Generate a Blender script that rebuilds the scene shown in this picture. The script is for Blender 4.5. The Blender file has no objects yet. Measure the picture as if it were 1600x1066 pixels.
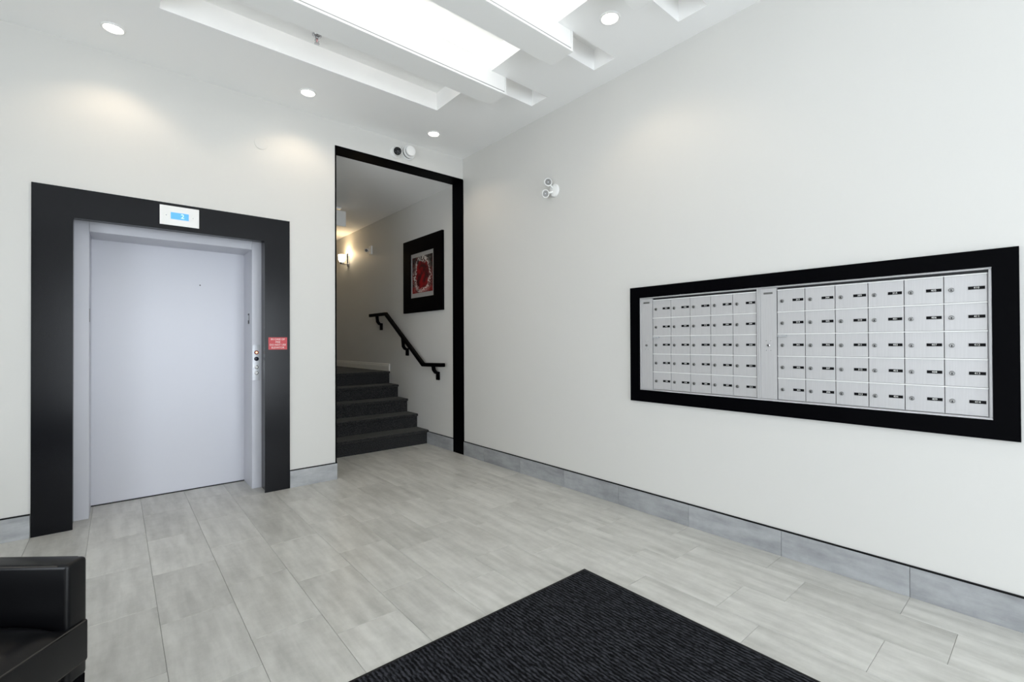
import bpy, bmesh, math, random
from mathutils import Vector, Matrix
random.seed(7)
S = bpy.context.scene
COL = S.collection
PI = math.pi

# ------------------------------------------------------------------ camera
cam_d = bpy.data.cameras.new('camera')
cam = bpy.data.objects.new('camera', cam_d)
COL.objects.link(cam)
cF = Vector((0.64694269, 0.76250875, 0.00675064))
cR = Vector((0.7625379, -0.64692893, -0.004348))
cU = Vector((-0.0010518, -0.00796053, 0.99996776))
m = Matrix.Identity(4)
for i in range(3):
    m[i][0], m[i][1], m[i][2] = cR[i], cU[i], -cF[i]
m[0][3], m[1][3], m[2][3] = 0.0, 0.0, 1.32
cam.matrix_world = m
cam_d.sensor_width = 36.0
cam_d.lens = 727.83 / 1600 * 36
cam_d.shift_y = -0.00136
cam_d.clip_start = 0.02
S.camera = cam

# ------------------------------------------------------------------ world, daylight, exposure
w = bpy.data.worlds.new('overcast_sky')
S.world = w
w.use_nodes = True
bg = w.node_tree.nodes['Background']
bg.inputs['Color'].default_value = (0.86, 0.925, 1.0, 1)
bg.inputs['Strength'].default_value = 6.9
S.view_settings.view_transform = 'Standard'
S.view_settings.look = 'None'
S.view_settings.exposure = 0.12
S.view_settings.gamma = 1.0
S.view_settings.use_curve_mapping = False
S.cycles.use_denoising = True
S.cycles.max_bounces = 12
S.cycles.diffuse_bounces = 8
S.cycles.sample_clamp_indirect = 8.0
S.cycles.caustics_reflective = False
S.cycles.caustics_refractive = False

XW, YW, ZC = 3.129, 4.578, 3.499          # right wall, back wall, ceiling
XL, YR = -2.9, -3.5                       # left wall, glazed front of the building
YH = 4.783                                # far side of the back wall
ZO = 3.26                                 # head of the stair opening
XO = 1.623
YE = 9.8                                  # end of the stair hall


def portal(x0, x1, z0, z1, y):
    d = bpy.data.lights.new('window_daylight_portal', 'AREA')
    d.shape = 'RECTANGLE'
    d.size, d.size_y = x1 - x0, z1 - z0
    d.cycles.is_portal = True
    o = bpy.data.objects.new('window_daylight_portal', d)
    COL.objects.link(o)
    o.location = ((x0 + x1) / 2, y, (z0 + z1) / 2)
    o.rotation_euler = (PI / 2, 0, 0)      # -Z of the lamp looks to +Y, into the lobby
    return o


WIN = (-.55, 3.05, 0.0, 2.6)
portal(*WIN, YR - 0.1)
WLF = (-1.6, 1.4, 0.0, 2.6)               # unseen side glazing, added to even the light on the right wall: y0, y1, z0, z1
po = portal(WLF[0], WLF[1], WLF[2], WLF[3], 0)  # daylight portal of the added side opening
po.location = (XL - .1, (WLF[0] + WLF[1]) / 2, (WLF[2] + WLF[3]) / 2)
po.rotation_euler = (PI / 2, 0, -PI / 2)  # looks to +X


# ------------------------------------------------------------------ materials
def srgb(r, g, b):
    f = lambda c: (c / 255) / 12.92 if c / 255 <= .04045 else ((c / 255 + .055) / 1.055) ** 2.4
    return (f(r), f(g), f(b), 1)


def mat(name, col, rough=.5, metal=0., spec=.5, emit=None, estr=0., coat=0.):
    M = bpy.data.materials.new(name)
    M.use_nodes = True
    b = M.node_tree.nodes['Principled BSDF']
    b.inputs['Base Color'].default_value = col
    b.inputs['Roughness'].default_value = rough
    b.inputs['Metallic'].default_value = metal
    b.inputs['Specular IOR Level'].default_value = spec
    b.inputs['Coat Weight'].default_value = coat
    if emit:
        b.inputs['Emission Color'].default_value = emit
        b.inputs['Emission Strength'].default_value = estr
    return M


def nodes(M):
    nt = M.node_tree
    return nt, nt.nodes['Principled BSDF'], lambda t: nt.nodes.new(t), nt.links.new


def noise_bump(M, scale, strength, dist=.002, sc=(1, 1, 1), coord='Object', detail=3):
    nt, b, N, L = nodes(M)
    tc, mp, nz, bp = N('ShaderNodeTexCoord'), N('ShaderNodeMapping'), N('ShaderNodeTexNoise'), N('ShaderNodeBump')
    mp.inputs['Scale'].default_value = sc
    nz.inputs['Scale'].default_value = scale
    nz.inputs['Detail'].default_value = detail
    bp.inputs['Strength'].default_value = strength
    bp.inputs['Distance'].default_value = dist
    L(tc.outputs[coord], mp.inputs['Vector']); L(mp.outputs[0], nz.inputs['Vector'])
    L(nz.outputs['Fac'], bp.inputs['Height']); L(bp.outputs[0], b.inputs['Normal'])
    return nz


def vary(M, c0, c1, scale, sc=(1, 1, 1), coord='Object', lo=.35, hi=.65, detail=4):
    nt, b, N, L = nodes(M)
    tc, mp, nz, cr = N('ShaderNodeTexCoord'), N('ShaderNodeMapping'), N('ShaderNodeTexNoise'), N('ShaderNodeValToRGB')
    mp.inputs['Scale'].default_value = sc
    nz.inputs['Scale'].default_value = scale
    nz.inputs['Detail'].default_value = detail
    cr.color_ramp.elements[0].position, cr.color_ramp.elements[1].position = lo, hi
    cr.color_ramp.elements[0].color, cr.color_ramp.elements[1].color = c0, c1
    L(tc.outputs[coord], mp.inputs['Vector']); L(mp.outputs[0], nz.inputs['Vector'])
    L(nz.outputs['Fac'], cr.inputs[0]); L(cr.outputs[0], b.inputs['Base Color'])


M_wall = mat('painted_drywall', srgb(210, 209, 205), .55, spec=.3)
noise_bump(M_wall, 160, .08, .0008)
M_hall = M_wall
M_ceil = mat('ceiling_paint', srgb(243, 243, 242), .7, spec=.2)
noise_bump(M_ceil, 160, .06, .0008)
M_beam = mat('white_beam_paint', srgb(238, 238, 236), .45, spec=.35)
noise_bump(M_beam, 90, .03, .0006)
M_groove = mat('grey_joint', srgb(150, 150, 150), .7)
M_black = mat('black_lacquered_board', srgb(6, 7, 12), .22, spec=.26)
noise_bump(M_black, 240, .03, .0004, (1, 1, .15))
M_blackmatte = mat('black_painted_wood', srgb(2, 2, 4), .5, spec=.03)
noise_bump(M_blackmatte, 120, .04, .0005)
M_blacktrim = mat('black_edge_trim', srgb(8, 8, 9), .5, spec=.15)
M_steel = mat('painted_elevator_steel', srgb(206, 207, 214), .38, metal=.10, spec=.3)
noise_bump(M_steel, 60, .02, .0005, (1, 1, .2))
M_brushed = mat('brushed_aluminium', srgb(196, 198, 202), .36, metal=.6, spec=.5)
vary(M_brushed, srgb(188, 190, 194), srgb(206, 208, 211), 5, (1, 30, 1))
M_alu = mat('anodised_mailbox_aluminium', srgb(205, 206, 210), .45, metal=.2, spec=.4)
vary(M_alu, srgb(183, 182, 182), srgb(188, 187, 187), 6, (1, 25, 1))
M_chrome = mat('polished_chrome', srgb(190, 190, 192), .16, metal=1)
noise_bump(M_chrome, 50, .02, .0003)
M_dark = mat('dark_gap', srgb(14, 14, 16), .6)
M_whitepl = mat('white_plastic', srgb(234, 234, 232), .38, spec=.45)
noise_bump(M_whitepl, 120, .03, .0004)
M_ivory = mat('ivory_plastic', srgb(224, 223, 214), .4, spec=.45)
M_label = mat('black_label_plate', srgb(6, 6, 8), .5, spec=.1)
M_print = mat('white_lettering', srgb(232, 232, 228), .5)
M_lamp = mat('downlight_lens', (1, 1, 1, 1), .4, emit=(1, .93, .82, 1), estr=9)
M_red = mat('red_engraved_plastic', srgb(190, 62, 68), .4)
noise_bump(M_red, 90, .03, .0004)
M_screen = mat('blue_lcd', srgb(60, 130, 225), .3, emit=srgb(92, 165, 250), estr=.75)
M_digit = mat('lcd_digit', srgb(200, 240, 250), .3, emit=srgb(205, 240, 255), estr=.8)
M_silverprint = mat('silver_fillet', srgb(186, 187, 188), .35, metal=.5)
M_glassdark = mat('dark_camera_glass', srgb(6, 6, 7), .3, spec=.2)
M_grout = mat('tile_grout', srgb(132, 132, 126), .9)
M_whitebase = mat('white_moulding_paint', srgb(228, 227, 222), .4)
noise_bump(M_whitebase, 80, .03, .0004)
M_rubber = mat('black_rubber_edge', srgb(14, 14, 13), .6, spec=.25)
M_leather = mat('black_leather', srgb(8, 8, 10), .33, spec=.28)
noise_bump(M_leather, 320, .12, .0008)
M_thread = mat('leather_seam_thread', srgb(52, 48, 44), .6)
M_opal = mat('lit_opal_glass', (1, .95, .85, 1), .3, emit=(1, .84, .58, 1), estr=9)
M_lens = mat('clear_lamp_lens', srgb(205, 206, 216), .12, spec=.7)
M_reflector = mat('lamp_reflector', srgb(128, 128, 126), .4, metal=1)
M_diode = mat('dark_diode', srgb(46, 44, 44), .4)
M_led = mat('led_strip_diffuser', (1, 1, 1, 1), .4, emit=(1, .98, .95, 1), estr=3)


def make_tile_material(name, c_lo, c_hi, stretch):
    """light porcelain with cloudy streaks along the tile; every tile shifts the pattern by its own number"""
    M = mat(name, c_hi, .34, spec=.42)
    nt, b, N, L = nodes(M)
    tc, oi, cb, ad = N('ShaderNodeTexCoord'), N('ShaderNodeObjectInfo'), N('ShaderNodeCombineXYZ'), N('ShaderNodeVectorMath')
    mu = N('ShaderNodeMath'); mu.operation = 'MULTIPLY'; mu.inputs[1].default_value = 37.0
    L(oi.outputs['Random'], mu.inputs[0])
    L(mu.outputs[0], cb.inputs[0]); L(mu.outputs[0], cb.inputs[1]); L(mu.outputs[0], cb.inputs[2])
    ad.operation = 'ADD'
    L(tc.outputs['Object'], ad.inputs[0]); L(cb.outputs[0], ad.inputs[1])
    mp = N('ShaderNodeMapping'); mp.inputs['Scale'].default_value = stretch
    L(ad.outputs[0], mp.inputs['Vector'])
    n1, n2 = N('ShaderNodeTexNoise'), N('ShaderNodeTexNoise')
    n1.inputs['Scale'].default_value = 2.2; n1.inputs['Detail'].default_value = 5; n1.inputs['Roughness'].default_value = .55
    n2.inputs['Scale'].default_value = 16; n2.inputs['Detail'].default_value = 6; n2.inputs['Roughness'].default_value = .7
    L(mp.outputs[0], n1.inputs['Vector']); L(ad.outputs[0], n2.inputs['Vector'])
    mx = N('ShaderNodeMix'); mx.data_type = 'FLOAT'; mx.inputs[0].default_value = .28
    L(n1.outputs['Fac'], mx.inputs[2]); L(n2.outputs['Fac'], mx.inputs[3])
    # a small per-tile tone shift
    sh = N('ShaderNodeMath'); sh.operation = 'MULTIPLY_ADD'; sh.inputs[1].default_value = .10; sh.inputs[2].default_value = -.05
    L(oi.outputs['Random'], sh.inputs[0])
    sm = N('ShaderNodeMath'); sm.operation = 'ADD'
    L(mx.outputs[0], sm.inputs[0]); L(sh.outputs[0], sm.inputs[1])
    cr = N('ShaderNodeValToRGB')
    cr.color_ramp.elements[0].position, cr.color_ramp.elements[1].position = .33, .66
    cr.color_ramp.elements[0].color, cr.color_ramp.elements[1].color = c_lo, c_hi
    L(sm.outputs[0], cr.inputs[0]); L(cr.outputs[0], b.inputs['Base Color'])
    bp = N('ShaderNodeBump'); bp.inputs['Strength'].default_value = .06; bp.inputs['Distance'].default_value = .001
    L(n2.outputs['Fac'], bp.inputs['Height']); L(bp.outputs[0], b.inputs['Normal'])
    return M


M_tile = make_tile_material('grey_porcelain_tile', srgb(170, 169, 163), srgb(205, 204, 198), (7.0, 1.1, 1))
M_skirt_r = make_tile_material('grey_skirting_tile', srgb(134, 136, 138), srgb(170, 172, 174), (1, 1.6, 7))
M_skirt_b = make_tile_material('grey_skirting_tile_along_x', srgb(146, 148, 150), srgb(182, 184, 186), (1.6, 1, 7))


def carpet_material(name, dark, light, scale, ribs=None):
    M = mat(name, dark, .95, spec=.1)
    nt, b, N, L = nodes(M)
    tc, nz, cr = N('ShaderNodeTexCoord'), N('ShaderNodeTexNoise'), N('ShaderNodeValToRGB')
    mp = N('ShaderNodeMapping')
    if ribs:
        mp.inputs['Scale'].default_value = (1.6, .45, 1)
    L(tc.outputs['Object'], mp.inputs['Vector'])
    nz.inputs['Scale'].default_value = scale; nz.inputs['Detail'].default_value = 2; nz.inputs['Roughness'].default_value = .6
    L(mp.outputs[0], nz.inputs['Vector'])
    cr.color_ramp.elements[0].position, cr.color_ramp.elements[1].position = .42, .68
    cr.color_ramp.elements[0].color, cr.color_ramp.elements[1].color = dark, light
    bp = N('ShaderNodeBump'); bp.inputs['Strength'].default_value = .5 if ribs else .15; bp.inputs['Distance'].default_value = .003
    if ribs:
        wv = N('ShaderNodeTexWave'); wv.wave_type = 'BANDS'; wv.bands_direction = 'X'
        wv.inputs['Scale'].default_value = ribs; wv.inputs['Distortion'].default_value = 2.2
        wv.inputs['Detail'].default_value = 1; wv.inputs['Detail Scale'].default_value = 3
        L(tc.outputs['Object'], wv.inputs['Vector'])
        wa = N('ShaderNodeMath'); wa.operation = 'MULTIPLY_ADD'; wa.inputs[1].default_value = .5; wa.inputs[2].default_value = .5
        L(wv.outputs['Fac'], wa.inputs[0])
        mu = N('ShaderNodeMath'); mu.operation = 'MULTIPLY'
        L(nz.outputs['Fac'], mu.inputs[0]); L(wa.outputs[0], mu.inputs[1])
        cr.color_ramp.elements[0].position, cr.color_ramp.elements[1].position = .26, .62
        L(mu.outputs[0], cr.inputs[0]); L(mu.outputs[0], bp.inputs['Height'])
    else:
        L(nz.outputs['Fac'], cr.inputs[0]); L(nz.outputs['Fac'], bp.inputs['Height'])
    L(cr.outputs[0], b.inputs['Base Color']); L(bp.outputs[0], b.inputs['Normal'])
    return M


M_carpet = carpet_material('charcoal_stair_carpet', srgb(20, 21, 26), srgb(62, 62, 61), 110)
b_ = M_carpet.node_tree.nodes['Principled BSDF']
b_.inputs['Sheen Weight'].default_value = .14
b_.inputs['Sheen Roughness'].default_value = .6
b_.inputs['Sheen Tint'].default_value = (.75, .74, .66, 1)
M_mat = carpet_material('black_ribbed_mat_pile', srgb(4, 4, 6), srgb(58, 59, 64), 75, 17)


# ------------------------------------------------------------------ mesh helpers
def box(bm, x0, x1, y0, y1, z0, z1):
    v = [bm.verts.new(p) for p in ((x0, y0, z0), (x1, y0, z0), (x1, y1, z0), (x0, y1, z0),
                                   (x0, y0, z1), (x1, y0, z1), (x1, y1, z1), (x0, y1, z1))]
    for f in ((3, 2, 1, 0), (4, 5, 6, 7), (0, 1, 5, 4), (1, 2, 6, 5), (2, 3, 7, 6), (3, 0, 4, 7)):
        bm.faces.new([v[i] for i in f])


def lathe(bm, prof, n=32, axis='z', c=(0, 0, 0)):
    """prof: list of (radius, height along axis)."""
    rings = []
    for r, t in prof:
        ring = []
        for k in range(n):
            a = 2 * PI * k / n
            u, v = r * math.cos(a), r * math.sin(a)
            p = {'z': (u, v, t), 'x': (t, u, v), 'y': (v, t, u)}[axis]
            ring.append(bm.verts.new((p[0] + c[0], p[1] + c[1], p[2] + c[2])))
        rings.append(ring)
    for a, b in zip(rings, rings[1:]):
        for k in range(n):
            bm.faces.new((a[k], a[(k + 1) % n], b[(k + 1) % n], b[k]))
    bm.faces.new(rings[0][::-1]); bm.faces.new(rings[-1])


def tube(bm, pts, r, n=10, flat=None):
    """swept round (or flat = (half width, half height)) section with mitred joints"""
    pts = [Vector(p) for p in pts]
    rings = []
    for i, p in enumerate(pts):
        a = (pts[i] - pts[i - 1]).normalized() if i else None
        b = (pts[i + 1] - pts[i]).normalized() if i < len(pts) - 1 else None
        d = ((a or b) + (b or a)).normalized()
        k = 1.0 / max(.3, d.dot(a or b))
        side = d.cross(Vector((0, 0, 1)))
        if side.length < 1e-3:
            side = Vector((1, 0, 0))
        side.normalize()
        up = side.cross(d).normalized()
        ring = []
        for q in range(n):
            t = 2 * PI * (q + .5) / n
            if flat:
                cx, sy = math.cos(t), math.sin(t)
                e = .35
                u = math.copysign(abs(cx) ** e, cx) * flat[0]
                v = math.copysign(abs(sy) ** e, sy) * flat[1]
            else:
                u, v = r * math.cos(t), r * math.sin(t)
            ring.append(bm.verts.new(p + side * u + up * v * k))
        rings.append(ring)
    for a, b in zip(rings, rings[1:]):
        for k in range(n):
            bm.faces.new((a[k], a[(k + 1) % n], b[(k + 1) % n], b[k]))
    bm.faces.new(rings[0][::-1]); bm.faces.new(rings[-1])


def prism(bm, poly, axis, a0, a1):
    """extrude a polygon along an axis; poly coords are the other two axes in order"""
    def P(u, v, t):
        return {'x': (t, u, v), 'y': (u, t, v), 'z': (u, v, t)}[axis]
    A = [bm.verts.new(P(u, v, a0)) for u, v in poly]
    B = [bm.verts.new(P(u, v, a1)) for u, v in poly]
    n = len(poly)
    bm.faces.new(A[::-1]); bm.faces.new(B)
    for k in range(n):
        bm.faces.new((A[k], A[(k + 1) % n], B[(k + 1) % n], B[k]))


def obj(name, bm, material, parent=None, bevel=0, smooth=False, seg=2):
    bmesh.ops.recalc_face_normals(bm, faces=bm.faces[:])
    if bevel:
        bmesh.ops.bevel(bm, geom=[e for e in bm.edges if e.calc_face_angle(0) > .5], offset=bevel,
                        segments=seg, affect='EDGES', profile=.5)
    if smooth:
        for f in bm.faces:
            f.smooth = True
    me = bpy.data.meshes.new(name)
    bm.to_mesh(me); bm.free()
    me.materials.append(material)
    if smooth:
        me.set_sharp_from_angle(angle=math.radians(42))
    o = bpy.data.objects.new(name, me)
    COL.objects.link(o)
    o.parent = parent
    return o


def bx(name, dims, material, parent=None, bevel=0, smooth=False, seg=2):
    bm = bmesh.new(); box(bm, *dims)
    return obj(name, bm, material, parent, bevel, smooth, seg)


def lt(name, prof, material, parent=None, axis='z', c=(0, 0, 0), n=32):
    bm = bmesh.new(); lathe(bm, prof, n, axis, c)
    return obj(name, bm, material, parent, 0, True)


def tag(o, label=None, cat=None, group=None, kind=None):
    if label: o['label'] = label
    if cat: o['category'] = cat
    if group: o['group'] = group
    if kind: o['kind'] = kind
    return o


def thing(name, label, cat, loc=(0, 0, 0), group=None, kind=None, rz=0):
    o = bpy.data.objects.new(name, None)
    o.empty_display_size = .1
    COL.objects.link(o)
    o.location = loc
    o.rotation_euler = (0, 0, rz)
    return tag(o, label, cat, group, kind)


def struct(o, label=None):
    return tag(o, label, kind='structure')


def copy_tree(o, parent=None):
    c = o.copy(); COL.objects.link(c); c.parent = parent
    for ch in list(o.children):
        copy_tree(ch, c)
    return c


def text_mesh(name, body, size, material, parent, loc, rot, align='CENTER', spacing=1.0, thick=.0004):
    cu = bpy.data.curves.new(name, 'FONT')
    cu.body = body; cu.size = size; cu.align_x = align; cu.align_y = 'CENTER'
    cu.space_line = spacing; cu.extrude = thick; cu.resolution_u = 2
    t = bpy.data.objects.new(name, cu)
    COL.objects.link(t)
    dg = bpy.context.evaluated_depsgraph_get()
    me = bpy.data.meshes.new_from_object(t.evaluated_get(dg))
    bpy.data.objects.remove(t); bpy.data.curves.remove(cu)
    me.name = name
    me.materials.clear(); me.materials.append(material)
    o = bpy.data.objects.new(name, me)
    COL.objects.link(o); o.parent = parent
    o.location = loc; o.rotation_euler = rot
    return o


ROT_BACK = (PI / 2, 0, 0)                 # text that faces -Y
ROT_RIGHT = (PI / 2, 0, -PI / 2)          # text that faces -X

def ring_x(bm, x0, x1, o, i):
    """rectangular picture-frame ring in the YZ plane; o, i = (y0, y1, z0, z1)"""
    def loop(x, r):
        return [bm.verts.new(p) for p in ((x, r[0], r[2]), (x, r[1], r[2]), (x, r[1], r[3]), (x, r[0], r[3]))]
    A, B, C_, D_ = loop(x0, o), loop(x0, i), loop(x1, o), loop(x1, i)
    for k in range(4):
        n = (k + 1) % 4
        bm.faces.new((A[k], A[n], B[n], B[k])); bm.faces.new((C_[k], D_[k], D_[n], C_[n]))
        bm.faces.new((A[k], C_[k], C_[n], A[n])); bm.faces.new((B[k], B[n], D_[n], D_[k]))


# ------------------------------------------------------------------ room shell
EX0, EX1, EZ = -.262, 1.036, 2.275        # hole for the elevator in the back wall
bm = bmesh.new()
box(bm, XL - .2, EX0, YW, YH, 0, ZC + .4)
box(bm, EX0, EX1, YW, YH, EZ, ZC + .4)
box(bm, EX1, XO, YW, YH, 0, ZC + .4)
box(bm, XO, XW, YW, YH, ZO, ZC + .4)
wall_back = struct(obj('wall_back', bm, M_wall), 'off-white painted wall holding the elevator and the stair opening')

MY0, MY1, MZ0, MZ1 = .175, 2.165, .905, 1.70   # hole for the mail boxes
bm = bmesh.new()
box(bm, XW, XW + .45, YR - .2, MY0, -.1, ZC + .4)
box(bm, XW, XW + .45, MY1, YE + .2, -.1, ZC + .4)
box(bm, XW, XW + .45, MY0, MY1, -.1, MZ0)
box(bm, XW, XW + .45, MY0, MY1, MZ1, ZC + .4)
struct(obj('wall_right', bm, M_wall), 'long off-white wall with the mail boxes, running on into the stair hall')

bm = bmesh.new()
box(bm, XL - .2, XL, YR - .2, WLF[0], -.1, ZC + .4)
box(bm, XL - .2, XL, WLF[1], YW, -.1, ZC + .4)
box(bm, XL - .2, XL, WLF[0], WLF[1], WLF[3], ZC + .4)
struct(obj('wall_left', bm, M_wall), 'off-white side wall with a tall opening added for light')
win_added = thing('added_window', 'unseen side glazing in black aluminium, added for its light', None, (XL - .1, 0, 0), kind='structure')
for y in (WLF[0] + .03, -.6, .4, WLF[1] - .03):
    bx('mullion', (-.04, .04, y - .03, y + .03, 0, WLF[3]), M_blacktrim, win_added, .004)
for z in (.05, WLF[3] - .03):
    bx('transom', (-.035, .035, WLF[0], WLF[1], z - .03, z + .03), M_blacktrim, win_added, .004)
bm = bmesh.new()
box(bm, XL, WIN[0], YR - .2, YR, -.1, ZC + .4)
box(bm, WIN[1], XW, YR - .2, YR, -.1, ZC + .4)
box(bm, WIN[0], WIN[1], YR - .2, YR, WIN[3], ZC + .4)
struct(obj('wall_front', bm, M_wall), 'wall around the glazed entrance')
# dark mullions of the glazed entrance
win = thing('window_1', 'glazed entrance front in black aluminium', None, (0, YR - .1, 0), kind='structure')
for x in (WIN[0] + .03, .35, 1.25, 2.15, WIN[1] - .03):
    bx('mullion', (x - .03, x + .03, -.04, .04, 0, WIN[3]), M_blacktrim, win, .004)
for z in (.05, WIN[3] - .03):
    bx('transom', (WIN[0], WIN[1], -.035, .035, z - .03, z + .03), M_blacktrim, win, .004)

# stair hall shell
struct(bx('wall_hall_left', (XO - .2, XO, YH, YE, 0, ZO + .1), M_hall))
struct(bx('wall_hall_end', (XO - .2, XW, YE, YE + .2, 0, ZO + .1), M_hall))
struct(bx('ceiling_hall', (XO - .2, XW, YH, YE, ZO - .012, ZO + .1), M_ceil), 'low flat ceiling of the stair hall')

# ------------------------------------------------------------------ ceiling with the long coffer and the beam pockets
CX0, CX1, CY0, CY1 = .209, 2.283, .85, 3.762
PX0, PX1, PW = -.419, 2.911, .204
ZR = 3.662
BEAMS = (2.932, 2.197, 1.463)
xs = sorted({XL, PX0, CX0, CX1, PX1, XW})
ys = sorted({YR, CY0, CY1, YW} | {b for b in BEAMS} | {b + PW for b in BEAMS})


def hole(x, y):
    if CX0 < x < CX1 and CY0 < y < CY1:
        return True
    return PX0 < x < PX1 and any(b < y < b + PW for b in BEAMS)


bm = bmesh.new()
nx, ny = len(xs) - 1, len(ys) - 1
H = [[hole((xs[i] + xs[i + 1]) / 2, (ys[j] + ys[j + 1]) / 2) for j in range(ny)] for i in range(nx)]
quad = lambda *p: bm.faces.new([bm.verts.new(q) for q in p])
for i in range(nx):
    for j in range(ny):
        x0, x1, y0, y1 = xs[i], xs[i + 1], ys[j], ys[j + 1]
        z = ZR if H[i][j] else ZC
        quad((x0, y0, z), (x0, y1, z), (x1, y1, z), (x1, y0, z))
        if i + 1 < nx and H[i][j] != H[i + 1][j]:
            quad((x1, y0, ZC), (x1, y1, ZC), (x1, y1, ZR), (x1, y0, ZR))
        if j + 1 < ny and H[i][j] != H[i][j + 1]:
            quad((x0, y1, ZC), (x1, y1, ZC), (x1, y1, ZR), (x0, y1, ZR))
bmesh.ops.remove_doubles(bm, verts=bm.verts[:], dist=1e-5)
quad((XL, YR, ZR + .3), (XW, YR, ZR + .3), (XW, YW, ZR + .3), (XL, YW, ZR + .3))
for a, b in (((XL, YR), (XW, YR)), ((XW, YR), (XW, YW)), ((XW, YW), (XL, YW)), ((XL, YW), (XL, YR))):
    quad((*a, ZC), (*b, ZC), (*b, ZR + .3), (*a, ZR + .3))
struct(obj('ceiling', bm, M_ceil), 'white ceiling with a long recessed coffer and narrow end pockets')

# ------------------------------------------------------------------ floor of porcelain tiles laid in a running bond
floor = struct(bx('floor', (XL, XW, YR, 5.47, -.10, -.0025), M_grout), 'floor of large light grey porcelain tiles in running bond')
TW, TL, GAP = .3035, .609, .0015
TX0 = 2.888
tile_mesh = {}


def tile(name, x0, x1, y0, y1, parent):
    w_, l_ = round(x1 - x0, 4), round(y1 - y0, 4)
    key = (w_, l_)
    if key not in tile_mesh:
        b_ = bmesh.new()
        a, c = w_ / 2 - GAP / 2, l_ / 2 - GAP / 2
        e = .0012
        lo = [b_.verts.new(p) for p in ((-a, -c, -.009), (a, -c, -.009), (a, c, -.009), (-a, c, -.009))]
        mi = [b_.verts.new(p) for p in ((-a, -c, -e), (a, -c, -e), (a, c, -e), (-a, c, -e))]
        hi = [b_.verts.new(p) for p in ((-a + e, -c + e, 0), (a - e, -c + e, 0), (a - e, c - e, 0), (-a + e, c - e, 0))]
        b_.faces.new(lo[::-1]); b_.faces.new(hi)
        for k in range(4):
            n_ = (k + 1) % 4
            b_.faces.new((lo[k], lo[n_], mi[n_], mi[k])); b_.faces.new((mi[k], mi[n_], hi[n_], hi[k]))
        me = bpy.data.meshes.new('tile'); b_.to_mesh(me); b_.free()
        me.materials.append(M_tile)
        tile_mesh[key] = me
    o = bpy.data.objects.new(name, tile_mesh[key])
    COL.objects.link(o)
    o.location = ((x0 + x1) / 2, (y0 + y1) / 2, 0)
    o.parent = parent
    return o


YT = 5.462
for c in range(-21, 2):
    x0, x1 = TX0 + c * TW, TX0 + (c + 1) * TW
    cx0, cx1 = max(x0, XL + .001), min(x1, XW - .001)
    if cx1 - cx0 < .01:
        continue
    base = .514 if c % 2 == 0 else .311
    for k in range(-6, 11):
        y0, y1 = base + k * TL, base + (k + 1) * TL
        cy0, cy1 = max(y0, YR + .001), min(y1, YT)
        if cy1 - cy0 < .01:
            continue
        if cy0 > YH:                       # beyond the wall only inside the stair opening and the elevator bay
            in_stair = cx1 > XO
            in_lift = cx1 > EX0 and cx0 < EX1 and cy0 < 5.10
            if not (in_stair or in_lift):
                continue
        tile('tile', cx0, cx1, cy0, cy1, floor)

# ------------------------------------------------------------------ tile skirtings with the black reveal strip above
ZB = .154


def skirting(name, runs, axis, face, thick, material, lab):
    root = struct(thing(name, lab, None, (0, 0, 0)))
    for a0, a1, joints, strip in runs:
        cuts = [a0] + [j for j in joints if a0 + .02 < j < a1 - .02] + [a1]
        for p, q in zip(cuts, cuts[1:]):
            g = .0009
            if axis == 'y':
                bx('skirting_tile', (face, face + thick, p + g, q - g, 0, ZB), material, root, .0012)
            else:
                bx('skirting_tile', (p + g, q - g, face, face + thick, 0, ZB), material, root, .0012)
        if strip:
            if axis == 'y':
                bx('reveal_strip', (face + .003, face + thick + .002, a0, a1, ZB, ZB + .0085), M_blacktrim, root)
            else:
                bx('reveal_strip', (a0, a1, face + .003, face + thick + .002, ZB, ZB + .0085), M_blacktrim, root)
    return root


RJ = [.514 + .609 * k for k in range(-4, 9)]
skirting('baseboard_right', [(YR, YW - .014, RJ, True), (YH, 5.414, [], True)], 'y', XW - .012, .012, M_skirt_r,
         'grey tile skirting along the right wall with black strip on top')
skirting('baseboard_back', [(XL, -.452, [-1.06, -1.67, -2.28], True), (1.209, XO + .016, [], True)], 'x', YW - .014, .014, M_skirt_b,
         'grey tile skirting along the back wall with black strip on top')
# the return of the skirting round the left side of the stair opening
bx('skirting_return', (XO + .001, XO + .016, YW, YH, 0, ZB), M_skirt_b, bpy.data.objects['baseboard_back'], .001)

# ------------------------------------------------------------------ black lining of the stair opening
lin = struct(thing('trim_1', 'black lining board round the stair opening', None, (0, 0, 0)))
bx('lining_head', (XO, XW, YW - .006, YH + .004, ZO - .012, ZO), M_blackmatte, lin, .001)
bx('lining_jamb', (XW - .012, XW - .0005, YW - .013, YH + .004, 0.0, ZO - .012), M_blackmatte, lin, .001)
bx('lining_jamb', (XO, XO + .012, YW - .006, YH + .004, ZB + .0085, ZO - .012), M_blackmatte, lin, .001)

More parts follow.
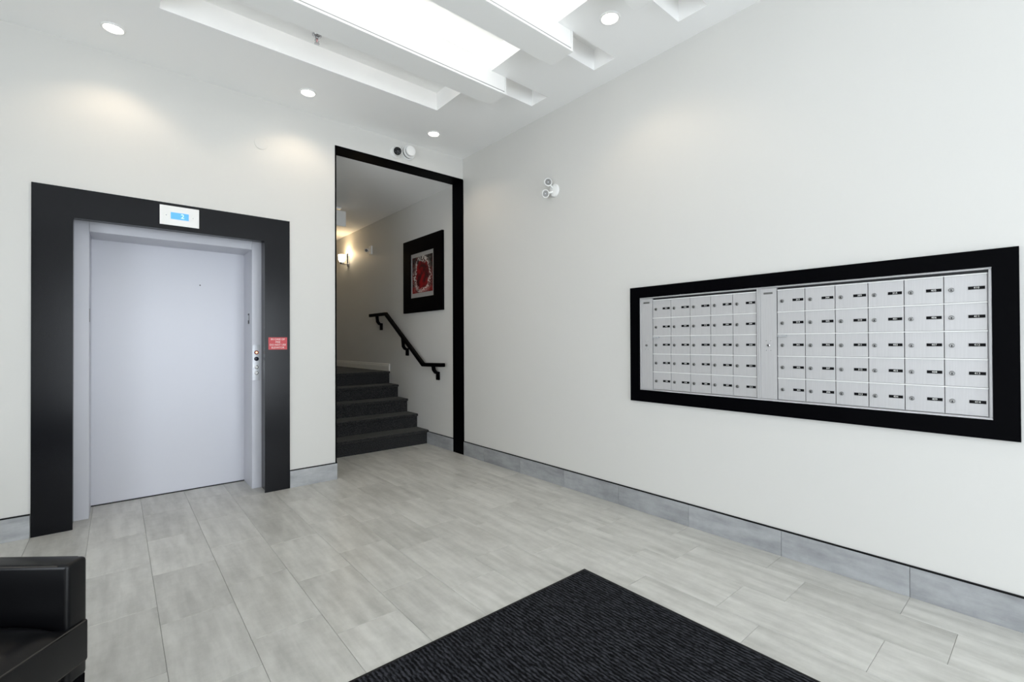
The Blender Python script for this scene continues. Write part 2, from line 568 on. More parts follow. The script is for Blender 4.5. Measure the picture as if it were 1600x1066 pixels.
# ------------------------------------------------------------------ ceiling beams with the light strips on top
BX0, BX1, BZ0, BZ1, BWID = .058, 2.434, 3.356, 3.572, .214
blabels = ('white ceiling beam nearest the elevator wall',
           'middle of the three white ceiling beams',
           'white ceiling beam at the top edge, nearest the entrance')
for y, lab in zip(BEAMS, blabels):
    t = thing('ceiling_beam', lab, 'beam', ((BX0 + BX1) / 2, y, BZ0), 'white beams hung in the ceiling coffer')
    hw = (BX1 - BX0) / 2
    bx('beam_body', (-hw, hw, .004, BWID, .0, BZ1 - BZ0), M_beam, t, .0015)
    # front face panel with corner beads at the lower edge and at both ends
    bx('face_panel', (-hw + .024, hw - .024, 0, .004, .024, BZ1 - BZ0), M_beam, t)
    bx('corner_bead', (-hw, hw, -.0025, .004, 0, .015), M_beam, t, .001)
    for s in (-1, 1):
        bx('corner_bead', (s * hw - (.015 if s > 0 else 0), s * hw + (0 if s > 0 else .015), -.0025, .004, .015, BZ1 - BZ0), M_beam, t, .001)
    bx('bead_joint', (-hw + .014, hw - .014, .001, .004, .014, .025), M_groove, t)
    bx('light_strip', (-hw + .165, hw - .165, .085, .125, BZ1 - BZ0, BZ1 - BZ0 + .012), M_led, t, .002)
    L_ = bpy.data.lights.new('beam_light', 'AREA')
    L_.shape = 'RECTANGLE'; L_.size, L_.size_y = 2 * hw - .33, .04
    L_.energy = 6.5; L_.color = (1, .98, .95)
    lo = bpy.data.objects.new('beam_light', L_)
    COL.objects.link(lo); lo.parent = t
    lo.location = (0, .105, BZ1 - BZ0 + .014)
    lo.rotation_euler = (PI, 0, 0)


# ------------------------------------------------------------------ recessed downlights
def downlight(x, y, lab):
    t = thing('downlight', lab, 'downlight', (x, y, ZC), 'recessed ceiling downlights')
    lt('trim_ring', [(.053, 0), (.053, -.004), (.057, -.008), (.066, -.006), (.069, -.001), (.069, 0)], M_whitepl, t)
    lt('lamp_lens', [(.0525, -.001), (.0525, -.003), (.036, -.006), (.002, -.007)], M_lamp, t)
    d = bpy.data.lights.new('downlight_lamp', 'SPOT')
    d.energy = 11; d.color = (1, .80, .58); d.spot_size = math.radians(128); d.spot_blend = .55
    d.shadow_soft_size = .05
    o = bpy.data.objects.new('downlight_lamp', d)
    COL.objects.link(o); o.parent = t; o.location = (0, 0, -.02)
    return t


downlight(-.021, 4.205, 'round recessed downlight at far left, above the elevator')
downlight(1.262, 4.210, 'round recessed downlight between the elevator and the stair opening')
downlight(2.512, 4.205, 'small round recessed downlight above the stair opening near the corner')
downlight(2.522, 1.943, 'largest round recessed downlight, beside the beam ends near the right wall')

# ------------------------------------------------------------------ pendant sprinkler under the coffer roof
t = thing('sprinkler', 'small chrome pendant fire sprinkler in the ceiling recess', 'sprinkler', (1.155, 3.632, ZR))
lt('escutcheon', [(.034, 0), (.033, -.006), (.020, -.018), (.014, -.019)], M_chrome, t)
lt('sprinkler_body', [(.012, -.015), (.012, -.032), (.008, -.036)], M_chrome, t, n=16)
for s in (-1, 1):
    bm = bmesh.new(); tube(bm, [(s * .010, 0, -.034), (s * .014, 0, -.046), (s * .003, 0, -.064)], .0028, 6)
    obj('frame_arm', bm, M_chrome, t, 0, True)
lt('bulb', [(.0025, -.036), (.003, -.048), (.0025, -.060)], M_red, t, n=10)
lt('deflector', [(.006, -.062), (.019, -.066), (.019, -.068), (.004, -.069)], M_chrome, t, n=16)

# ------------------------------------------------------------------ elevator
FY = YW - .014
sur = thing('elevator_surround', 'wide glossy black frame around the elevator doorway', 'door frame', (.38, YW, 0))
FX0, FX1, IX0, IX1, FZ, IZ = -.449 - .38, 1.207 - .38, -.239 - .38, 1.000 - .38, 2.441, 2.229
fy0, fy1 = FY - YW, -.0005
bm = bmesh.new()
prism(bm, [(FX0, 0), (IX0, 0), (IX0, IZ), (IX1, IZ), (IX1, 0), (FX1, 0), (FX1, FZ), (FX0, FZ)], 'y', fy0, fy1)
obj('frame', bm, M_black, sur, .0012)
bx('lining_board', (EX0 - .38 + .001, -.245 - .38, 0, .200, 0, EZ - .018), M_black, sur, .001)
bx('lining_board', (1.018 - .38, EX1 - .38 - .001, 0, .200, 0, EZ - .018), M_black, sur, .001)
bx('lining_head', (EX0 - .38 + .001, EX1 - .38 - .001, 0, .200, EZ - .0175, EZ - .001), M_black, sur, .001)

el = struct(thing('door_1', 'pale painted steel elevator door with its steel jambs', None, (.39, 4.775, 0)))
DX = .39
DY = 5.065 - 4.775
bx('jamb', (-.247 - DX, -.160 - DX, 0, DY + .05, 0, 2.258), M_steel, el, .002)
bx('jamb', (.940 - DX, 1.022 - DX, 0, DY + .05, 0, 2.258), M_steel, el, .003)
bx('jamb_head', (-.1595 - DX, .9395 - DX, 0, DY + .05, 2.181, 2.258), M_steel, el, .002)
pan = bx('door_panel', (-.22 - DX, 1.0 - DX, DY + .052, DY + .09, .008, 2.25), M_steel, el, .001)
bm = bmesh.new(); lathe(bm, [(.0055, DY + .0515), (.0055, DY + .056)], 12, 'y', (.583 - DX, 0, 1.861))
obj('keyhole', bm, M_dark, pan)
bx('sill_gap', (-.16 - DX, .94 - DX, DY + .046, DY + .0515, 0, .008), M_dark, el)
# small recessed card slots in both jambs
bx('strike_pocket', (.9385 - DX, .9405 - DX, .095, .165, 1.497, 1.610), M_brushed, el, .001)
bx('strike_slot', (.9378 - DX, .9386 - DX, .103, .157, 1.508, 1.540), M_dark, el)
bx('strike_slot', (.9378 - DX, .9386 - DX, .103, .120, 1.540, 1.600), M_dark, el)
bx('strike_slot', (.9378 - DX, .9386 - DX, .103, .157, 1.588, 1.602), M_dark, el)
bx('strike_slot', (-.1605 - DX, -.1592 - DX, .03, .09, 1.494, 1.597), M_dark, el)
# shaft behind the leaf
struct(bx('wall_shaft', (-.5, 1.3, 5.20, 5.30, 0, 2.4), M_hall))

# floor indicator
t = thing('floor_indicator', 'white elevator floor indicator plate with a blue screen', 'indicator', (.384, FY, 2.342))
bx('plate', (-.129, .129, -.006, -.0005, -.0765, .0765), M_whitepl, t, .0015)
sc = bx('screen', (-.059, .059, -.0072, -.0058, -.0265, .0265), M_screen, t)
text_mesh('digit', '2', .048, M_digit, sc, (.018, -.0074, 0), ROT_BACK)
for s in (-1, 1):
    lt('screw', [(.004, -.0078), (.0042, -.0058)], M_chrome, t, 'y', (s * .088, 0, 0), 12)

# fire notice
t = thing('fire_notice_sign', 'small red notice with white lettering on the elevator frame', 'sign', (1.106, FY, 1.3225))
bx('plate', (-.0775, .0775, -.003, -.0004, -.055, .055), M_red, t, .0008)
for k, line in enumerate(('IN CASE OF', 'FIRE', 'DO NOT USE', 'ELEVATOR')):
    text_mesh('lettering', line, .0225, M_print, t, (0, -.0032, .037 - .0248 * k), ROT_BACK)

# hall call station on the right jamb
t = thing('call_button_panel', 'narrow silver call station with round buttons on the elevator jamb', 'button panel', (.976, 4.775, 1.147))
bx('plate', (-.0305, .0305, -.003, -.0004, -.164, .164), M_brushed, t, .001)
t['label'] = 'narrow silver call station with round buttons on the elevator jamb'
b1 = lt('key_switch', [(.0185, -.003), (.0185, -.008), (.015, -.010)], mat('red_ring', srgb(120, 42, 40), .35), t, 'y', (0, 0, .094), 24)
lt('lamp', [(.0095, -.010), (.0085, -.0125)], mat('lit_orange_lamp', srgb(250, 220, 190), .4, emit=srgb(255, 205, 160), estr=1.0), b1, 'y', (0, 0, .094), 20)
lt('button', [(.019, -.003), (.019, -.009), (.016, -.011)], mat('dark_blue_button', srgb(24, 28, 46), .25), t, 'y', (0, 0, .036), 24)
for z in (-.041, -.093):
    b2 = lt('button', [(.0165, -.003), (.0165, -.006), (.0145, -.007)], M_chrome, t, 'y', (0, 0, z), 24)
    lt('button_cap', [(.0125, -.0068), (.0115, -.0085)], M_whitepl, b2, 'y', (0, 0, z), 24)

# ------------------------------------------------------------------ mail boxes
frm = thing('mailbox_surround', 'thick black rectangular frame around the wall mail boxes', 'frame', (XW, 1.1665, 1.3042))
oy0, oy1, oz0, oz1 = .120 - 1.1665, 2.213 - 1.1665, .860 - 1.3042, 1.748 - 1.3042
iy0, iy1, iz0, iz1 = .207 - 1.1665, 2.133 - 1.1665, .949 - 1.3042, 1.6655 - 1.3042
fx0, fx1 = -.020, -.0005
for nm, q in (('frame_rail', ((oy0, oz1), (oy1, oz1), (iy1, iz1), (iy0, iz1))), ('frame_rail', ((oy0, oz0), (oy1, oz0), (iy1, iz0), (iy0, iz0))),
              ('frame_stile', ((oy0, oz0), (oy0, oz1), (iy0, iz1), (iy0, iz0))), ('frame_stile', ((oy1, oz0), (oy1, oz1), (iy1, iz1), (iy1, iz0)))):
    bm = bmesh.new(); prism(bm, q, 'x', fx0, fx1)          # mitred at the corners
    obj(nm, bm, M_blackmatte, frm)

door_meshes = {}


def mailbox_unit(lab, y_left, y_right, strip_w, ncol, numbers):
    """y decreases to the right as one faces the wall; origin at the left bottom corner of the unit"""
    z0, z1 = .9505, 1.6640
    t = thing('mailbox_unit', lab, 'mailbox', (XW - .002, y_left, z0), 'recessed apartment mail box units')
    W_ = y_left - y_right
    Hh = z1 - z0
    bx('back_box', (.02, .40, -W_ + .003, -.003, .003, Hh - .003), M_alu, t)
    # raised perimeter trim
    e = .010
    bx('edge_trim', (-.006, .022, -W_, 0, 0, .008), M_alu, t, .001)
    bx('edge_trim', (-.006, .022, -W_, 0, Hh - .008, Hh), M_alu, t, .001)
    bx('edge_trim', (-.006, .022, -e, 0, .0082, Hh - .0082), M_alu, t, .001)
    bx('edge_trim', (-.006, .022, -W_, -W_ + e, .0082, Hh - .0082), M_alu, t, .001)
    bx('painted_shade_strip', (.010, .016, -W_ + .005, -strip_w - .004, Hh - .020, Hh - .008), M_dark, t)  # dark strip painting the shade under the top trim
    # master-lock side panel
    sp = bx('lock_panel', (-.003, .018, -strip_w, -e - .001, .009, Hh - .009), M_alu, t, .001)
    yc = -(strip_w + e) / 2
    bx('maker_plate', (-.0045, -.003, yc - .027, yc + .027, Hh - .046, Hh - .034), M_reflector, sp, .0006)
    lt('master_lock', [(.010, -.003), (.010, -.007), (.007, -.008)], M_chrome, sp, 'x', (0, yc, .30 + .046), 20)
    lt('keyway', [(.004, -.0079), (.004, -.0086)], M_dark, sp, 'x', (0, yc, .30 + .046), 10)
    for dy in (-.013, .013):
        for dz in (-.032, .030):
            lt('rivet', [(.0024, -.003), (.002, -.0045)], M_chrome, sp, 'x', (0, yc + dy, .346 + dz), 8)
    # doors
    ya, yb = strip_w + .003, W_ - .0135
    za, zb = .010, Hh - .022
    cw, rh = (yb - ya) / ncol, (zb - za) / 5
    g = .0016
    key = (round(cw, 4), round(rh, 4))
    if key not in door_meshes:
        b_ = bmesh.new()
        box(b_, 0, .016, -cw / 2 + g, cw / 2 - g, -rh / 2 + .001, rh / 2 - .005)
        d0 = obj('door', b_, M_alu, None, .0012)
        b_ = bmesh.new(); box(b_, -.005, .014, -cw / 2, cw / 2, rh / 2 - .0055, rh / 2 - .0002)
        h0 = obj('hinge_lip', b_, M_whitepl, None, .0008)
        b_ = bmesh.new(); lathe(b_, [(.0105, .001), (.0105, -.004), (.008, -.0065)], 18, 'x', (0, cw / 2 - .028, -.004))
        l0 = obj('lock', b_, M_reflector, None, 0, True)
        b_ = bmesh.new(); box(b_, -.0075, -.0060, cw / 2 - .0305, cw / 2 - .0255, -.0105, -.001)
        k0 = obj('keyhole', b_, M_dark, None)
        b_ = bmesh.new(); box(b_, -.0016, 0, -cw / 2 + .008, -cw / 2 + .066, -.0085, .0065)
        p0 = obj('number_plate', b_, M_label, None)
        door_meshes[key] = [o.data for o in (d0, h0, l0, k0, p0)]
        for o in (d0, h0, l0, k0, p0):
            bpy.data.objects.remove(o)
    D, Hm, Lm, Km, Pm = door_meshes[key]
    i = 0
    for c in range(ncol):
        for r in range(5):
            d = bpy.data.objects.new('door', D); COL.objects.link(d); d.parent = t
            d.location = (.002, -(ya + (c + .5) * cw), zb - (r + .5) * rh)
            for nm, me in (('hinge_lip', Hm), ('lock', Lm), ('keyhole', Km), ('number_plate', Pm)):
                s = bpy.data.objects.new(nm, me); COL.objects.link(s); s.parent = d
            text_mesh('number', str(numbers[i]), .0135, M_print, d, (-.0018, -cw / 2 + .037, -.001), ROT_RIGHT)
            i += 1
    # outgoing-mail slot with a small flap above the first door of the middle row
    y = -(ya + .002)
    bx('pull_tab', (-.012, .003, y - .052, y, zb - 2 * rh - .019, zb - 2 * rh - .011), M_brushed, t, .001)
    return t


floor1 = list(range(101, 114)); floor2 = list(range(201, 215)); floor3 = list(range(301, 315)); floor4 = list(range(401, 415))
allno = floor1 + floor2 + floor3 + floor4
mailbox_unit('silver mail box unit with five columns of doors, on the left', 2.1315, 1.2485, .108, 5, allno[:25])
mailbox_unit('silver mail box unit with six columns of doors, on the right', 1.2475, .2085, .105, 6, allno[25:])

# ------------------------------------------------------------------ wall and ceiling devices
# twin-head emergency light on the right wall
t = thing('emergency_light', 'white round twin-head emergency lamp on the right wall', 'emergency light', (XW, 3.06, 2.743))
lt('base_plate', [(.060, -.0005), (.060, -.012), (.052, -.022), (.030, -.026)], M_whitepl, t, 'x')


def lamp_head(parent, knuckle, center, aim, r=.037):
    aim = Vector(aim).normalized()
    bm = bmesh.new()
    tube(bm, [knuckle, (Vector(knuckle) + Vector(center)) / 2, Vector(center) - aim * .02], .009, 10)
    arm = obj('swivel_arm', bm, M_whitepl, parent, 0, True)
    q = Vector((0, 0, 1)).rotation_difference(aim)
    M4 = Matrix.Translation(Vector(center)) @ q.to_matrix().to_4x4()
    for nm, prof, mm in (('lamp_housing', [(.012, -.040), (.026, -.034), (r, -.008), (r, .010), (r - .006, .012), (r - .008, .004)], M_whitepl),
                         ('reflector', [(.006, -.012), (.020, -.006), (r - .0075, .0045)], M_reflector),
                         ('bulb', [(.003, -.010), (.007, -.002), (.006, .004), (.002, .007)], M_lens)):
        bm = bmesh.new(); lathe(bm, prof, 24)
        bm.transform(M4)
        obj(nm, bm, mm, parent, 0, True)


lamp_head(t, (-.02, .006, .020), (-.066, .022, .072), (-.50, -.86, -.05))
lamp_head(t, (-.02, .006, -.015), (-.102, .022, -.042), (-.30, -.90, -.32))

# security camera and alarm sounder over the stair opening
t = thing('security_camera', 'small white dome camera with a black eye above the stair opening', 'camera', (2.262, YW, 3.352))
lt('mount_ring', [(.060, -.0005), (.060, -.014), (.054, -.026), (.044, -.030)], M_whitepl, t, 'y')
bm = bmesh.new(); bmesh.ops.create_uvsphere(bm, u_segments=28, v_segments=16, radius=.052, matrix=Matrix.Translation((0, -.045, 0)))
ball = obj('camera_ball', bm, M_whitepl, t, 0, True)
AX = Vector((-.35, -1, -.28)).normalized()
q = Vector((0, 0, 1)).rotation_difference(AX).to_matrix().to_4x4()
Tm = Matrix.Translation(Vector((0, -.045, 0))) @ q
bm = bmesh.new(); lathe(bm, [(.040, .030), (.040, .044), (.036, .050), (.018, .054)], 28); bm.transform(Tm)
obj('eye_glass', bm, M_glassdark, t, 0, True)
for k in range(6):
    a = k * PI / 3
    bm = bmesh.new(); lathe(bm, [(.0045, .0505), (.0038, .0535)], 10, c=(.026 * math.cos(a), .026 * math.sin(a), 0)); bm.transform(Tm)
    obj('infrared_diode', bm, M_diode, t, 0, True)
bm = bmesh.new(); lathe(bm, [(.008, .0535), (.006, .0560)], 14); bm.transform(Tm)
obj('lens', bm, M_diode, t, 0, True)

t = thing('alarm_sounder', 'white stepped round alarm sounder beside the dome camera', 'alarm', (2.405, YW, 3.385))
lt('back_box', [(.078, -.0005), (.078, -.018), (.075, -.021)], M_whitepl, t, 'y')
lt('painted_shade_ring', [(.064, -.020), (.064, -.040)], M_dark, t, 'y')  # dark colour stands in for shade behind the sounder ring
lt('sounder_ring', [(.069, -.039), (.069, -.052), (.066, -.055)], M_whitepl, t, 'y')
lt('inner_painted_shade', [(.051, -.053), (.051, -.070)], M_dark, t, 'y')  # shade behind the dome, likewise put in as dark colour
lt('sounder_dome', [(.056, -.069), (.056, -.080), (.052, -.085), (.028, -.087)], M_whitepl, t, 'y')

# painted-over round cover plate on the back wall
t = tag(lt('cover_plate', [(.055, -.0003), (.055, -.003), (.050, -.0045)], M_wall, None, 'y', (0, 0, 0), 36),
        'faint round painted-over cover plate on the wall above the elevator', 'cover plate')
t.location = (.975, YW, 3.10)

# ------------------------------------------------------------------ staircase
st = thing('staircase', 'short flight of five charcoal carpeted steps behind the opening', 'stairs', (2.376, 5.412, 0))
RISE, RUN = .1805, .2838
X0, X1 = XO + .004 - 2.376, XW - .0008 - 2.376
for k in range(5):
    zt = RISE * (k + 1)
    yr = RUN * k
    back = RUN * (k + 1) + .002 if k < 4 else YE - 5.42
    nose = yr - .027
    r = .017
    arc = [(nose + r - r * math.cos(a), zt - r + r * math.sin(a)) for a in [PI / 2 - i * PI / 10 for i in range(0, 11)]]
    poly = [(yr, zt - RISE), (back, zt - RISE), (back, zt)] + arc + [(yr, zt - 2 * r - .002)]
    bm = bmesh.new(); prism(bm, poly, 'x', X0, X1)
    obj('step' if k < 4 else 'landing', bm, M_carpet, st, 0, True)

# white moulded baseboard on the landing
zl = RISE * 5
bm = bmesh.new()
prism(bm, [(XW - .0005, zl), (XW - .016, zl), (XW - .016, zl + .078), (XW - .011, zl + .083), (XW - .011, zl + .100), (XW - .004, zl + .112), (XW - .0005, zl + .112)], 'y', 6.524, YE)
struct(obj('baseboard_landing', bm, M_whitebase), 'white moulded baseboard along the landing')

# ------------------------------------------------------------------ handrail
hr = thing('handrail', 'black metal handrail on brackets climbing beside the stairs', 'handrail', (XW, 5.95, .95))
o_ = Vector((XW, 5.95, .95))
bm = bmesh.new()
tube(bm, [Vector((XW - .08, y, z)) - o_ for y, z in ((4.895, 1.050), (5.385, 1.040), (6.49, 1.757), (7.045, 1.757))], .02, 16, (.026, .024))
obj('rail', bm, M_blackmatte, hr, 0, True)
for y, zr, zw in ((6.80, 1.757, 1.58), (5.955, 1.410, 1.20), (5.135, 1.045, .905)):
    p = Vector((XW, y, 0)) - o_
    br = bx('wall_plate', (-.022, -.0005, y - 5.95 - .034, y - 5.95 + .034, zw - .95 - .055, zw - .95 + .050), M_blackmatte, hr, .004)
    bm = bmesh.new()
    tube(bm, [(-.010, y - 5.95, zw - .95 + .030), (-.045, y - 5.95, zw - .95 + .042), (-.070, y - 5.95, zw - .95 + .075), (-.080, y - 5.95, zr - .95 - .012)], .012, 10, (.026, .017))
    obj('bracket_arm', bm, M_blackmatte, br, 0, True)

# ------------------------------------------------------------------ framed picture
pc = thing('framed_picture', 'abstract red print in a wide black frame on the stair hall wall', 'picture', (XW, 5.512, 2.2385))
yo, zo_ = .518, .501
yi, zi = .306, .301
bx('backing', (-.016, -.001, -yi - .02, yi + .02, -zi - .02, zi + .02), M_dark, pc)
bm = bmesh.new(); ring_x(bm, -.032, -.0006, (-yo, yo, -zo_, zo_), (-yi, yi, -zi, zi))
obj('frame', bm, M_blackmatte, pc, .003)
# silver mount: wide bands above and below, slim ones at the sides
bx('mount_band', (-.022, -.016, -yi, yi, zi - .052, zi), M_silverprint, pc)
bx('mount_band', (-.022, -.016, -yi, yi, -zi, -zi + .060), M_silverprint, pc)
bx('mount_band', (-.022, -.016, -yi, -yi + .030, -zi + .060, zi - .052), M_silverprint, pc)
bx('mount_band', (-.022, -.016, yi - .030, yi, -zi + .060, zi - .052), M_silverprint, pc)

M_art = mat('abstract_red_print', srgb(120, 10, 14), .35)
nt, b, N, L = nodes(M_art)
tc = N('ShaderNodeTexCoord')
nz = N('ShaderNodeTexNoise'); nz.inputs['Scale'].default_value = 9; nz.inputs['Detail'].default_value = 4
L(tc.outputs['Object'], nz.inputs['Vector'])
sub = N('ShaderNodeVectorMath'); sub.operation = 'SUBTRACT'; sub.inputs[1].default_value = (.5, .5, .5)
L(nz.outputs['Color'], sub.inputs[0])
scl = N('ShaderNodeVectorMath'); scl.operation = 'SCALE'; scl.inputs['Scale'].default_value = .16
L(sub.outputs[0], scl.inputs[0])
add = N('ShaderNodeVectorMath'); add.operation = 'ADD'
L(tc.outputs['Object'], add.inputs[0]); L(scl.outputs[0], add.inputs[1])
mp = N('ShaderNodeMapping'); mp.inputs['Scale'].default_value = (0, 1.0, .88)
L(add.outputs[0], mp.inputs['Vector'])
ln = N('ShaderNodeVectorMath'); ln.operation = 'LENGTH'
L(mp.outputs[0], ln.inputs[0])
# ground: black above, red below, cloudy
sep = N('ShaderNodeSeparateXYZ'); L(add.outputs[0], sep.inputs[0])
gr = N('ShaderNodeValToRGB')
gr.color_ramp.elements[0].position, gr.color_ramp.elements[0].color = .30, srgb(128, 14, 16)
gr.color_ramp.elements[1].position, gr.color_ramp.elements[1].color = .68, srgb(10, 6, 6)
zz = N('ShaderNodeMath'); zz.operation = 'MULTIPLY_ADD'; zz.inputs[1].default_value = 1.5; zz.inputs[2].default_value = .5
L(sep.outputs['Z'], zz.inputs[0]); L(zz.outputs[0], gr.inputs[0])
n3 = N('ShaderNodeTexNoise'); n3.inputs['Scale'].default_value = 12; n3.inputs['Detail'].default_value = 3
L(tc.outputs['Object'], n3.inputs['Vector'])
n3r = N('ShaderNodeValToRGB'); n3r.color_ramp.elements[0].position, n3r.color_ramp.elements[1].position = .46, .60
L(n3.outputs['Fac'], n3r.inputs[0])
x0_ = N('ShaderNodeMix'); x0_.data_type = 'RGBA'
L(n3r.outputs[0], x0_.inputs[0]); L(gr.outputs[0], x0_.inputs[6]); x0_.inputs[7].default_value = srgb(70, 8, 10)
# dark red disc inside
disc = N('ShaderNodeValToRGB')
disc.color_ramp.elements[0].position, disc.color_ramp.elements[0].color = .15, (1, 1, 1, 1)
disc.color_ramp.elements[1].position, disc.color_ramp.elements[1].color = .19, (0, 0, 0, 1)
L(ln.outputs['Value'], disc.inputs[0])
dc = N('ShaderNodeValToRGB')
dc.color_ramp.elements[0].position, dc.color_ramp.elements[0].color = .40, srgb(58, 5, 12)
dc.color_ramp.elements[1].position, dc.color_ramp.elements[1].color = .62, srgb(138, 14, 20)
L(n3.outputs['Fac'], dc.inputs[0])
x1 = N('ShaderNodeMix'); x1.data_type = 'RGBA'
L(disc.outputs[0], x1.inputs[0]); L(x0_.outputs[2], x1.inputs[6]); L(dc.outputs[0], x1.inputs[7])
# ring of thin white strokes
vz = N('ShaderNodeTexVoronoi'); vz.feature = 'DISTANCE_TO_EDGE'; vz.inputs['Scale'].default_value = 24
L(add.outputs[0], vz.inputs['Vector'])
vr = N('ShaderNodeValToRGB'); vr.color_ramp.elements[0].position, vr.color_ramp.elements[1].position = .06, .15
vr.color_ramp.elements[0].color, vr.color_ramp.elements[1].color = (1, 1, 1, 1), (0, 0, 0, 1)
L(vz.outputs['Distance'], vr.inputs[0])
msk = N('ShaderNodeValToRGB')
me_ = msk.color_ramp.elements
me_[0].position, me_[0].color = .160, (0, 0, 0, 1)
me_[1].position, me_[1].color = .185, (1, 1, 1, 1)
e = me_.new(.205); e.color = (.9, .9, .9, 1)
e = me_.new(.235); e.color = (.22, .22, .22, 1)
e = me_.new(.30); e.color = (.03, .03, .03, 1)
L(ln.outputs['Value'], msk.inputs[0])
mm = N('ShaderNodeMath'); mm.operation = 'MULTIPLY'
L(vr.outputs[0], mm.inputs[0]); L(msk.outputs[0], mm.inputs[1])
x2 = N('ShaderNodeMix'); x2.data_type = 'RGBA'
L(mm.outputs[0], x2.inputs[0]); L(x1.outputs[2], x2.inputs[6]); x2.inputs[7].default_value = srgb(214, 206, 198)
L(x2.outputs[2], b.inputs['Base Color'])
b.inputs['Specular IOR Level'].default_value = .15
b.inputs['Roughness'].default_value = .5
bx('print', (-.0175, -.0162, -yi + .030, yi - .030, -zi + .060, zi - .052), M_art, pc)

# ------------------------------------------------------------------ hall lamps and sign
sc_ = thing('wall_sconce', 'lit glass wall sconce with chrome bracket in the stair hall', 'wall lamp', (XW, 8.15, 2.80))
bx('back_plate', (-.018, -.0005, -.05, .05, -.115, .115), M_chrome, sc_, .004)
bm = bmesh.new(); tube(bm, [(-.012, 0, -.075), (-.07, 0, -.085), (-.115, 0, -.080)], .013, 10)
obj('arm', bm, M_chrome, sc_, 0, True)
lt('lamp_cup', [(.018, -.090), (.036, -.074), (.038, -.055), (.030, -.053)], M_chrome, sc_, 'z', (-.120, 0, 0), 24)
lt('glass_shade', [(.036, -.052), (.056, -.01), (.062, .06), (.060, .075), (.05, .078)], M_opal, sc_, 'z', (-.120, 0, 0), 28)
d = bpy.data.lights.new('sconce_lamp', 'POINT'); d.energy = 4.5; d.color = (1, .72, .40); d.shadow_soft_size = .04
o = bpy.data.objects.new('sconce_lamp', d); COL.objects.link(o); o.parent = sc_; o.location = (-.115, 0, .12)

t = thing('remote_lamp_head', 'small white emergency lamp on the stair hall wall by the sconce', 'emergency light', (XW, 7.18, 2.818))
bx('base_plate', (-.028, -.0005, -.045, .045, -.068, .068), M_whitepl, t, .006)
lamp_head(t, (-.026, .0, -.005), (-.075, .020, -.004), (-.6, -.6, -.3), .030)

t = thing('hanging_sign_box', 'white sign box hung from the stair hall ceiling', 'sign', (2.33, 6.62, ZO - .012))
bx('canopy', (-.11, .095, -.035, .035, -.022, -.0004), M_whitepl, t, .003)
bx('hanger', (-.03, .03, -.014, .014, -.045, -.020), M_whitepl, t, .002)
bx('sign_body', (-.16, .165, -.028, .028, -.262, -.044), M_whitepl, t, .006)

# ------------------------------------------------------------------ entrance mat
mx0, mx1, my0, my1 = .20, 2.075, -.35, 1.803
mt = thing('floor_mat', 'large black ribbed entrance mat with thin rubber border', 'mat', ((mx0 + mx1) / 2, (my0 + my1) / 2, 0))
hx, hy = (mx1 - mx0) / 2, (my1 - my0) / 2
bw = .014
bx('pile', (-hx + bw, hx - bw, -hy + bw, hy - bw, .0004, .0085), M_mat, mt, .002)
bx('rubber_border', (-hx, hx, hy - bw, hy, .0004, .0055), M_rubber, mt, .0015)
bx('rubber_border', (-hx, hx, -hy, -hy + bw, .0004, .0055), M_rubber, mt, .0015)
bx('rubber_border', (-hx, -hx + bw, -hy + bw, hy - bw, .0004, .0055), M_rubber, mt, .0015)
bx('rubber_border', (hx - bw, hx, -hy + bw, hy - bw, .0004, .0055), M_rubber, mt, .0015)

# ------------------------------------------------------------------ leather armchair
ch = thing('armchair', 'black leather armchair at the left edge of the room', 'armchair', (-.540, 2.034, 0), rz=math.radians(-38.8))
fr, hwid = .33, .335


def soft_box(name, d, mtl, parent, bev=.02, seg=4):
    return bx(name, d, mtl, parent, bev, True, seg)


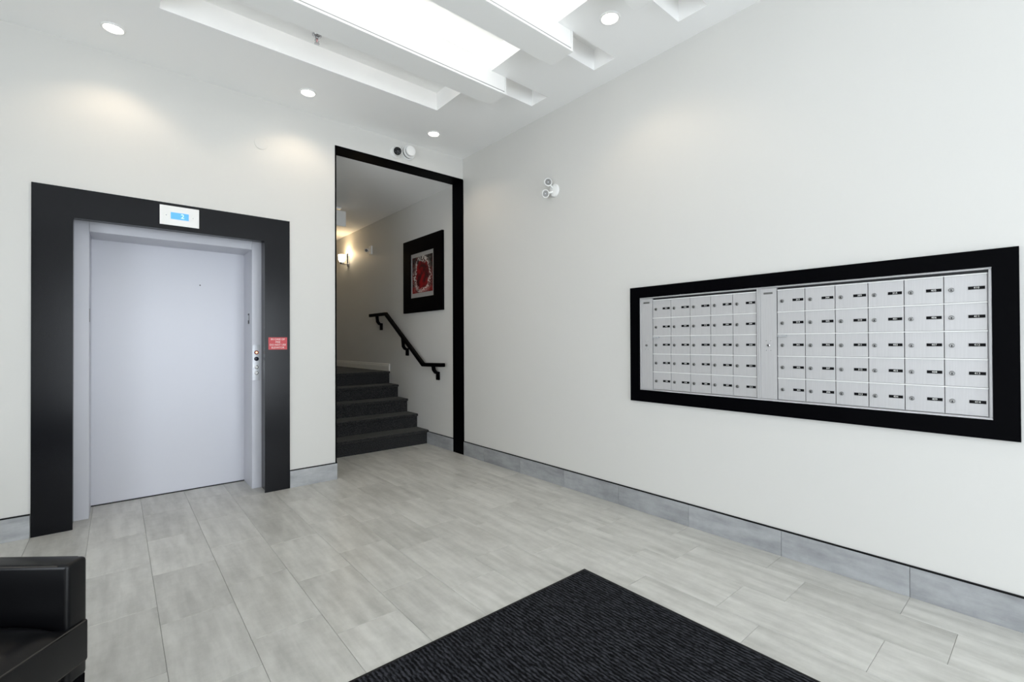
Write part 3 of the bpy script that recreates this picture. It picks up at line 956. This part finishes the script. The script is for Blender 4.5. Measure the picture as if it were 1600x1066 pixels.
for s in (-1, 1):
    a0, a1 = (hwid - .075, hwid) if s > 0 else (-hwid, -hwid + .075)
    arm = soft_box('armrest', (-.30, fr + .002, a0, a1, .24, .625), M_leather, ch, .014)
    xi = a0 if s > 0 else a1
    for z_, y_ in ((.6205, a0 + .003), (.6205, a1 - .003)):
        bm = bmesh.new(); tube(bm, [(-.28, y_, z_), (fr - .03, y_, z_)], .0022, 6)
        obj('piping', bm, M_thread, arm, 0, True)
soft_box('seat_base', (-.30, fr - .015, -hwid + .006, hwid - .006, .225, .33), M_leather, ch, .012)
seat = soft_box('seat_cushion', (-.20, fr + .008, -hwid + .004, hwid - .004, .285, .420), M_leather, ch, .008)
bm = bmesh.new()
NU, NV = 18, 18
gx0, gx1, gy0, gy1 = -.20, fr + .010, -hwid + .076, hwid - .076
G = []
for i in range(NU + 1):
    row = []
    for j in range(NV + 1):
        u, v = 2 * i / NU - 1, 2 * j / NV - 1
        row.append(bm.verts.new((gx0 + (gx1 - gx0) * i / NU, gy0 + (gy1 - gy0) * j / NV, .414 + .048 * (1 - abs(u) ** 5) ** .6 * (1 - abs(v) ** 9) ** .6)))
    G.append(row)
for i in range(NU):
    for j in range(NV):
        bm.faces.new((G[i][j], G[i + 1][j], G[i + 1][j + 1], G[i][j + 1]))
obj('cushion_crown', bm, M_leather, seat, 0, True)

for z_ in (.4265,):
    bm = bmesh.new(); tube(bm, [(fr + .0068, -hwid + .014, .418), (fr + .0068, hwid - .014, .418)], .0022, 6)
    obj('piping', bm, M_thread, seat, 0, True)
bm = bmesh.new(); tube(bm, [(fr + .0068, -hwid + .014, .290), (fr + .0068, hwid - .014, .290)], .0022, 6)
obj('piping', bm, M_thread, seat, 0, True)
# backrest, slightly raked
bm = bmesh.new()
prism(bm, [(-.20, .30), (-.33, .30), (-.385, .80), (-.285, .80)], 'y', -hwid + .004, hwid - .004)
obj('backrest', bm, M_leather, ch, .02, True, 4)
for sx in (-.26, fr - .036):
    for sy in (-hwid + .033, hwid - .033):
        bm = bmesh.new()
        lo_, hi_ = .027, .031
        v0 = [bm.verts.new((sx + a * lo_, sy + b_ * lo_, 0)) for a, b_ in ((-1, -1), (1, -1), (1, 1), (-1, 1))]
        v1 = [bm.verts.new((sx + a * hi_, sy + b_ * hi_, .2402)) for a, b_ in ((-1, -1), (1, -1), (1, 1), (-1, 1))]
        bm.faces.new(v0[::-1]); bm.faces.new(v1)
        for k in range(4):
            bm.faces.new((v0[k], v0[(k + 1) % 4], v1[(k + 1) % 4], v1[k]))
        obj('leg', bm, M_blackmatte, ch, .002)
